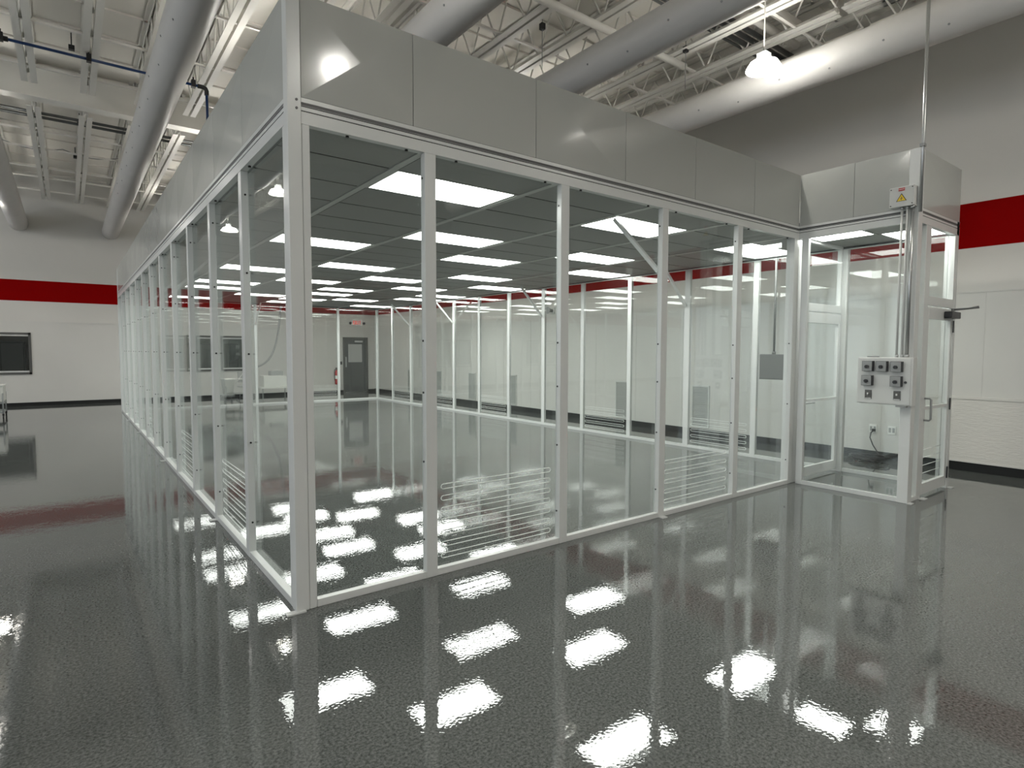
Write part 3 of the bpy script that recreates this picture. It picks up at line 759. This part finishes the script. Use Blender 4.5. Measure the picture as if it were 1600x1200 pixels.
fascia('y', V1 + .003, -1, VY + .03, .07, 'white fascia panel on the right side of the entry room')
tag(MB().box(VX + .03, V1 - .03, VY + .105, .0, 3.20, 3.24).build('plenum_lid', M['dark'], loc=(6.7, -.6, 3.2)), 'dark sheet seen only through the gaps of the entry room ceiling', 'blocker')  # added to stop light leaking through the entry room ceiling
# transom windows
def transom(y0, xa, xb, lab):
    r = root('transom_window', ((xa + xb) / 2, y0, 2.2), lab, 'window')
    m = MB().box(xa, xb, y0 + .003, y0 + .052, 2.17, 2.27).box(xa, xa + .035, y0 + .003, y0 + .052, 2.27, H).box(xb - .04, xb, y0 + .003, y0 + .052, 2.27, H)
    m.build('frame', M['frame'], r, bevel=.003)
    MB().box(xa + .035, xb - .04, y0 + .04, y0 + .046, 2.27, H).build('pane', M['pane'], r)
transom(VY, VX + .377, V1 - .062, 'clear transom window above the outer door of the entry room')
transom(.0, VX + .162, V1 - .077, 'clear transom window above the inner door')
# doors
def aldoor(y0, xa, xb, lab, outer):
    r = root('framed_door', ((xa + xb) / 2, y0 + .03, 0), lab, 'door')
    s = .055 if outer else .06; zb = .035
    m = MB().box(xa, xa + s, y0 + .004, y0 + .046, zb, 2.15).box(xb - s, xb, y0 + .004, y0 + .046, zb, 2.15).box(xa + s, xb - s, y0 + .004, y0 + .046, 2.02, 2.15).box(xa + s, xb - s, y0 + .004, y0 + .046, zb, .16)
    m.build('door_frame', M['frame'], r, bevel=.003)
    MB().box(xa + s, xb - s, y0 + .006, y0 + .044, 1.0, 1.035).build('mid_rail', M['frame'], r)
    MB().box(xa + s, xb - s, y0 + .024, y0 + .029, .16, 1.0).build('lower_pane', M['pane'], r)
    MB().box(xa + s, xb - s, y0 + .024, y0 + .029, 1.035, 2.02).build('upper_pane', M['pane'], r)
    if outer:
        MB().tube([(xa + .03, y0 + .004, 1.13), (xa + .03, y0 - .045, 1.13), (xa + .03, y0 - .06, 1.115), (xa + .03, y0 - .06, .90), (xa + .03, y0 - .045, .885), (xa + .03, y0 + .004, .885)], .011, 10).build('pull_handle', M['dial'], r)
        for z in (1.95, 1.03, .2): MB().box(xb - .004, xb + .016, y0 - .012, y0 - .001, z - .07, z + .07).build('hinge', M['black'], r)
        cl = MB().box(xb - .30, xb + .02, y0 - .075, y0 + .003, 2.04, 2.12).build('door_closer', M['black'], r, bevel=.012)
        MB().tube([(xb - .12, y0 - .03, 2.14), (xb + .03, y0 - .24, 2.165)], .009, 8).tube([(xb + .03, y0 - .235, 2.18), (xb - .04, y0 - .16, 2.16), (xb - .14, y0 - .02, 2.15)], .008, 8).tube([(xb - .12, y0 - .03, 2.12), (xb - .12, y0 - .03, 2.15)], .016, 8).build('closer_arm', M['hose'], r)
        for k in range(4):
            zc = .27 + .09 * k
            MB().tube([(xa + s + .05, y0 + .026, zc), (xb - s - .08, y0 + .026, zc)], .0035, 6).build('vent_slot', M['slot_edge'], r)
    else:
        MB().tube([(xa + s + .01, y0 - .012, .99), (xa + .34, y0 - .012, .99)], .012, 8).build('push_bar', M['silver'], r)
    return r
aldoor(VY, VX + .38, V1 - .082, 'white framed glass outer door of the entry room with a pull handle', True)
aldoor(.0, VX + .165, V1 - .08, 'white framed glass inner door between the entry room and clean room', False)
# entry room ceiling: 2 x 2 checker of tiles and lights
vx = [VX + .06, (VX + V1) / 2 - .05, V1 - .06]; vy = [VY + .06, VY / 2 - .02, -.0]
q = 0
for i in range(2):
    for j in range(2):
        a, b, y0, y1 = vx[i], vx[i + 1], vy[j], vy[j + 1]; mid = ((a + b) / 2, (y0 + y1) / 2, ZC)
        if (i == 0) == (j == 1):
            r = root('ceiling_panel_light', mid, 'lit square ceiling light in the entry room, %s one' % ('inner left' if i == 0 else 'outer right'), 'light', None)
            MB().box(a + .004, a + .03, y0 + .004, y1 - .004, ZC, ZC + .02).box(b - .03, b - .004, y0 + .004, y1 - .004, ZC, ZC + .02).box(a, b, y0 + .004, y0 + .03, ZC, ZC + .02).box(a, b, y1 - .03, y1 - .004, ZC, ZC + .02).build('frame', M['grid'], r)
            MB().box(a + .03, b - .03, y0 + .03, y1 - .03, ZC + .002, ZC + .012).build('lens', M['panel_light'], r)
        else:
            tag(MB().box(a + .008, b - .008, y0 + .008, y1 - .008, ZC + .002, ZC + .03).build('ceiling_tile', M['tile'], loc=mid), 'grey ceiling tile in the entry room, %s one' % ('outer left' if i == 0 else 'inner right'), 'tile')

# ---------------------------------------------------------------- electrics on the entry room corner
cp = root('control_panel', (6.06, -1.04, 1.07), 'light grey switch panel with five dials mounted on the entry room corner', 'control panel')
MB().box(6.0, 6.105, -1.32, -.775, 1.075, 1.59).build('enclosure', M['box_light'], cp, bevel=.004)
MB().box(5.992, 6.0, -1.30, -.79, 1.085, 1.58).build('cover', M['box_light'], cp, bevel=.002)
MB().tube([(6.03, -.98, 1.598), (6.03, -.86, 1.598)], .008, 8).build('top_hinge', M['dial'], cp)
MB().box(5.99, 6.04, -1.27, -1.17, 1.055, 1.075).build('bottom_latch', M['dial'], cp)
for (yy, zz) in ((-.895, 1.493), (-1.035, 1.493), (-1.177, 1.491), (-.892, 1.335), (-1.177, 1.333)):
    b_ = MB().box(5.945, 5.992, yy - .054, yy + .054, zz - .056, zz + .056).build('speed_control', M['black'], cp)
    MB().box(5.937, 5.945, yy - .048, yy + .048, zz - .053, zz + .053).build('face_plate', M['dial'], b_)
    MB().tube([(5.915, yy, zz - .006), (5.937, yy, zz - .006)], .019, 16).box(5.911, 5.916, yy - .003, yy + .003, zz - .02, zz + .008).build('knob', M['black'], b_)
MB().tube([(5.975, -1.257, 1.325), (5.992, -1.257, 1.325)], .012, 12).build('lock', M['black'], cp)
for (yy, zz) in ((-.898, 1.178), (-1.182, 1.180)):
    b_ = MB().box(5.984, 5.992, yy - .034, yy + .034, zz - .05, zz + .05).build('toggle_switch', M['doorframe'], cp)
    MB().box(5.966, 5.985, yy - .006, yy + .006, zz + .0, zz + .02).build('lever', M['white'], b_)
    MB().box(5.981, 5.984, yy - .030, yy + .030, zz - .048, zz - .038).build('tag_strip', M['box_light'], b_)
jb = root('junction_box', (6.06, -1.14, 3.19), 'light grey electrical box with a yellow warning triangle high on the entry room', 'electrical box')
MB().box(6.005, 6.106, -1.26, -1.03, 3.19, 3.40).build('enclosure', M['box_light'], jb, bevel=.004)
MB().box(6.003, 6.005, -1.175, -1.115, 3.355, 3.385).build('red_label', M['redlabel'], jb)
MB().box(6.0015, 6.003, -1.172, -1.118, 3.368, 3.373).build('label_stripe', M['white'], jb)
tr = MB()
def tri(cy, cz, rr, x, mi): tr.quad([(x, cy - rr * .9, cz - rr * .5), (x, cy, cz + rr), (x, cy + rr * .9, cz - rr * .5)], mi)
tri(-1.145, 3.275, .056, 6.0035, 1); tri(-1.145, 3.274, .045, 6.0028, 0)
for i_, pl in enumerate((((-1.139, 3.305), (-1.156, 3.272), (-1.146, 3.272)), ((-1.144, 3.276), (-1.134, 3.276), (-1.150, 3.252)))):
    tr.quad([(6.0020, p[0], p[1]) for p in pl], 1)
tr.build('warning_triangle', [M['yellow'], M['black']], jb)
for (yy, zz) in ((-1.245, 3.38), (-1.045, 3.38), (-1.245, 3.21), (-1.045, 3.21)): MB().tube([(6.001, yy, zz), (6.006, yy, zz)], .006, 8).build('screw', M['screw'], jb)
for k, (yy, rr, mt) in enumerate(((-1.140, .012, 'box_light'), (-1.190, .013, 'box_light'), (-1.238, .017, 'galv'))):
    r = root('conduit', (6.05, yy, 1.59), ['thin white conduit into the switch panel, leftmost of three', 'white conduit into the switch panel, middle of three', 'thicker metal conduit into the switch panel, rightmost of three'][k], 'conduit')
    MB().tube([(6.05, yy, 1.60), (6.05, yy, 3.188)], rr, 12).build('tube', M[mt], r)
    MB().tube([(6.05, yy, 1.591), (6.05, yy, 1.62)], rr + .008, 8).build('bottom_fitting', M['galv'], r)
    MB().tube([(6.05, yy, 3.165), (6.05, yy, 3.189)], rr + .007, 8).build('top_fitting', M['galv'], r)
r = root('riser_conduit', (6.06, VY - .02, 3.2), 'tall shiny metal conduit rising from the entry room corner to the roof', 'conduit')
MB().tube([(6.085, VY - .028, 3.12), (6.085, VY - .028, 3.85), (6.07, VY - .028, 6.7)], .017, 12).build('tube', M['galv'], r)
MB().box(6.055, 6.115, VY - .048, VY - .006, 3.79, 3.82).build('clamp', M['dial'], r)

# interior grey box on the right wall with its conduit
r = root('wall_box', (7.3, .91, 1.22), 'grey metal box on the right wall post near the front, fed by a conduit', 'electrical box')
MB().box(7.22, 7.335, .71, 1.11, 1.235, 1.61).build('enclosure', M['wall_box'], r, bevel=.006)
MB().box(7.212, 7.22, .72, 1.10, 1.245, 1.60).build('cover', M['wall_box'], r, bevel=.003)
MB().tube([(7.30, .93, 1.61), (7.30, .93, 3.03)], .016, 10).build('conduit', M['wall_box'], r)
MB().tube([(7.30, .93, 1.605), (7.30, .93, 1.65)], .026, 10).build('fitting', M['wall_box'], r)

# small round device on the right wall
r = root('wall_horn', (8.74, 7.66, 2.66), 'small pale round horn high on the right wall of the hall', 'horn')
MB().tube([(8.62, 7.66, 2.68), (8.7, 7.66, 2.68), (8.79, 7.66, 2.68)], [.09, .04, .04], 20).build('bell', M['dial'], r)
MB().box(8.77, 8.799, 7.58, 7.74, 2.6, 2.76).build('mounting', M['box_light'], r)

# ---------------------------------------------------------------- things beyond the clean room
def cart(x, y, lab):
    r = root('utility_cart', (x, y, 0), lab, 'cart')
    f = MB()
    for sx in (-.25, .25):
        for sy in (-.4, .4):
            f.tube([(x + sx, y + sy, .13), (x + sx, y + sy, .62)], .016, 8)
    for z in (.16, .38):
        f.tube([(x - .25, y - .4, z), (x + .25, y - .4, z), (x + .25, y + .4, z), (x - .25, y + .4, z)], .014, 8, closed=True)
    f.build('frame', M['dial'], r)
    MB().box(x - .25, x + .25, y - .4, y + .4, .165, .185).build('lower_shelf', M['box_grey'], r)
    MB().box(x - .25, x + .25, y - .4, y + .4, .385, .405).build('upper_shelf', M['box_grey'], r)
    for sx in (-.25, .25):
        for sy in (-.4, .4):
            cs = MB().tube([(x + sx - .014, y + sy, .052), (x + sx + .014, y + sy, .052)], .052, 16).build('caster', M['black'], r)
            MB().box(x + sx - .02, x + sx + .02, y + sy - .03, y + sy + .02, .085, .135).build('fork', M['black'], cs)
    return r
cart(-2.62, 15.0, 'grey tube-frame utility cart on casters at the left edge')
b = MB().box(-2.86, -2.36, 14.62, 15.38, .41, .78); 
b = b.build('storage_bin', M['cloth'], loc=(-2.6, 15, .41), bevel=.02); tag(b, 'white plastic bin standing on the grey utility cart', 'bin')
lid = MB().box(-2.88, -2.35, 14.6, 15.4, .78, .81).build('lid', M['white'], b, bevel=.01)
def folding_table(x0, x1, y0, y1, z, lab):
    r = root('work_table', ((x0 + x1) / 2, (y0 + y1) / 2, 0), lab, 'table')
    MB().box(x0, x1, y0, y1, z - .04, z).build('table_top', M['cloth'], r)
    for x in (x0 + .06, x1 - .06):
        for y in (y0 + .06, y1 - .06): MB().box(x - .02, x + .02, y - .02, y + .02, 0, z - .04).build('leg', M['dial'], r)
folding_table(3.95, 4.95, 16.7, 17.4, .42, 'low pale work table behind the far wall of the clean room')
b = MB().box(4.05, 4.78, 16.75, 17.3, .42, .80).build('cardboard_box', M['cloth'], loc=(4.4, 17, .42), bevel=.01); tag(b, 'large pale box standing on the low table behind the far wall', 'box')
b = MB().box(4.30, 4.70, 16.85, 17.2, .80, .95).build('equipment_case', M['dial'], loc=(4.5, 17, .8), bevel=.01); tag(b, 'dark equipment case lying on top of the large pale box', 'case')
MB().tube([(4.4, 17.0, .95), (4.42, 17.0, .985), (4.6, 17.0, .985), (4.62, 17.0, .95)], .01, 6).build('handle', M['white'], b)
b = MB().lathe(3.0, 17.0, [(0, .22), (.15, .22), (.21, .70), (.22, .71), (.22, .74), (.2, .74), (.19, .70), (0, .68)], 24).build('waste_bin', M['cloth'], loc=(3.0, 17, .22)); tag(b, 'white round bin left of the low table behind the far wall', 'bin')
r = root('bin_dolly', (3.0, 17.0, 0), 'low grey dolly carrying the white round bin', 'dolly')
MB().lathe(3.0, 17.0, [(0, .14), (.2, .14), (.2, .22), (0, .22)], 20).build('deck', M['dial'], r)
for a in range(4):
    xx, yy = 3.0 + .15 * math.cos(a * math.pi / 2 + .7), 17.0 + .15 * math.sin(a * math.pi / 2 + .7)
    MB().tube([(xx - .012, yy, .04), (xx + .012, yy, .04)], .04, 12).box(xx - .015, xx + .015, yy - .015, yy + .015, .04, .145).build('caster', M['black'], r)
b = MB().tube([(3.22, 16.95, .55), (3.50, 16.95, .98)], .012, 8).build('mop_handle', M['white'], loc=(3.3, 16.95, .5)); tag(b, 'white handle leaning out of the round bin', 'handle')
r = root('office_chair', (3.55, 17.2, 0), 'grey office chair beside the white round bin', 'chair')
MB().box(3.36, 3.76, 17.0, 17.4, .42, .48).build('seat', M['dial'], r, bevel=.02)
MB().box(3.38, 3.74, 17.37, 17.42, .58, .95).build('backrest', M['dial'], r, bevel=.02)
MB().tube([(3.56, 17.2, .1), (3.56, 17.2, .42)], .025, 10).box(3.53, 3.59, 17.33, 17.4, .44, .6).build('gas_lift', M['black'], r)
m = MB()
for a in range(5): m.tube([(3.56, 17.2, .12), (3.56 + .27 * math.cos(a * 1.257), 17.2 + .27 * math.sin(a * 1.257), .06)], .016, 8)
m.build('star_base', M['black'], r)
for a in range(5):
    xx, yy = 3.56 + .27 * math.cos(a * 1.257), 17.2 + .27 * math.sin(a * 1.257)
    MB().tube([(xx - .015, yy, .03), (xx + .015, yy, .03)], .03, 10).build('caster', M['black'], r)
hp = []
for t_ in range(21):
    u = t_ / 20.0
    p0, p1, p2, p3 = Vector((4.74, 16.5, 6.0)), Vector((4.55, 16.5, 2.2)), Vector((4.5, 16.5, 1.35)), Vector((3.80, 16.5, 1.12))
    hp.append(tuple(p0 * (1 - u) ** 3 + p1 * 3 * u * (1 - u) ** 2 + p2 * 3 * u * u * (1 - u) + p3 * u ** 3))
r = root('hanging_hose', (4.2, 16.5, 1.1), 'grey hose drooping from the roof to a slim stand behind the far wall', 'hose')
MB().tube(hp, .032, 8).build('hose', M['hose'], r)
r = root('hose_stand', (3.78, 16.5, 0), 'slim white stand holding the end of the grey hose', 'stand')
MB().box(3.74, 3.80, 16.47, 16.53, .02, 1.25).build('pole', M['white'], r)
MB().box(3.62, 3.92, 16.35, 16.65, 0, .02).build('base_plate', M['dial'], r)
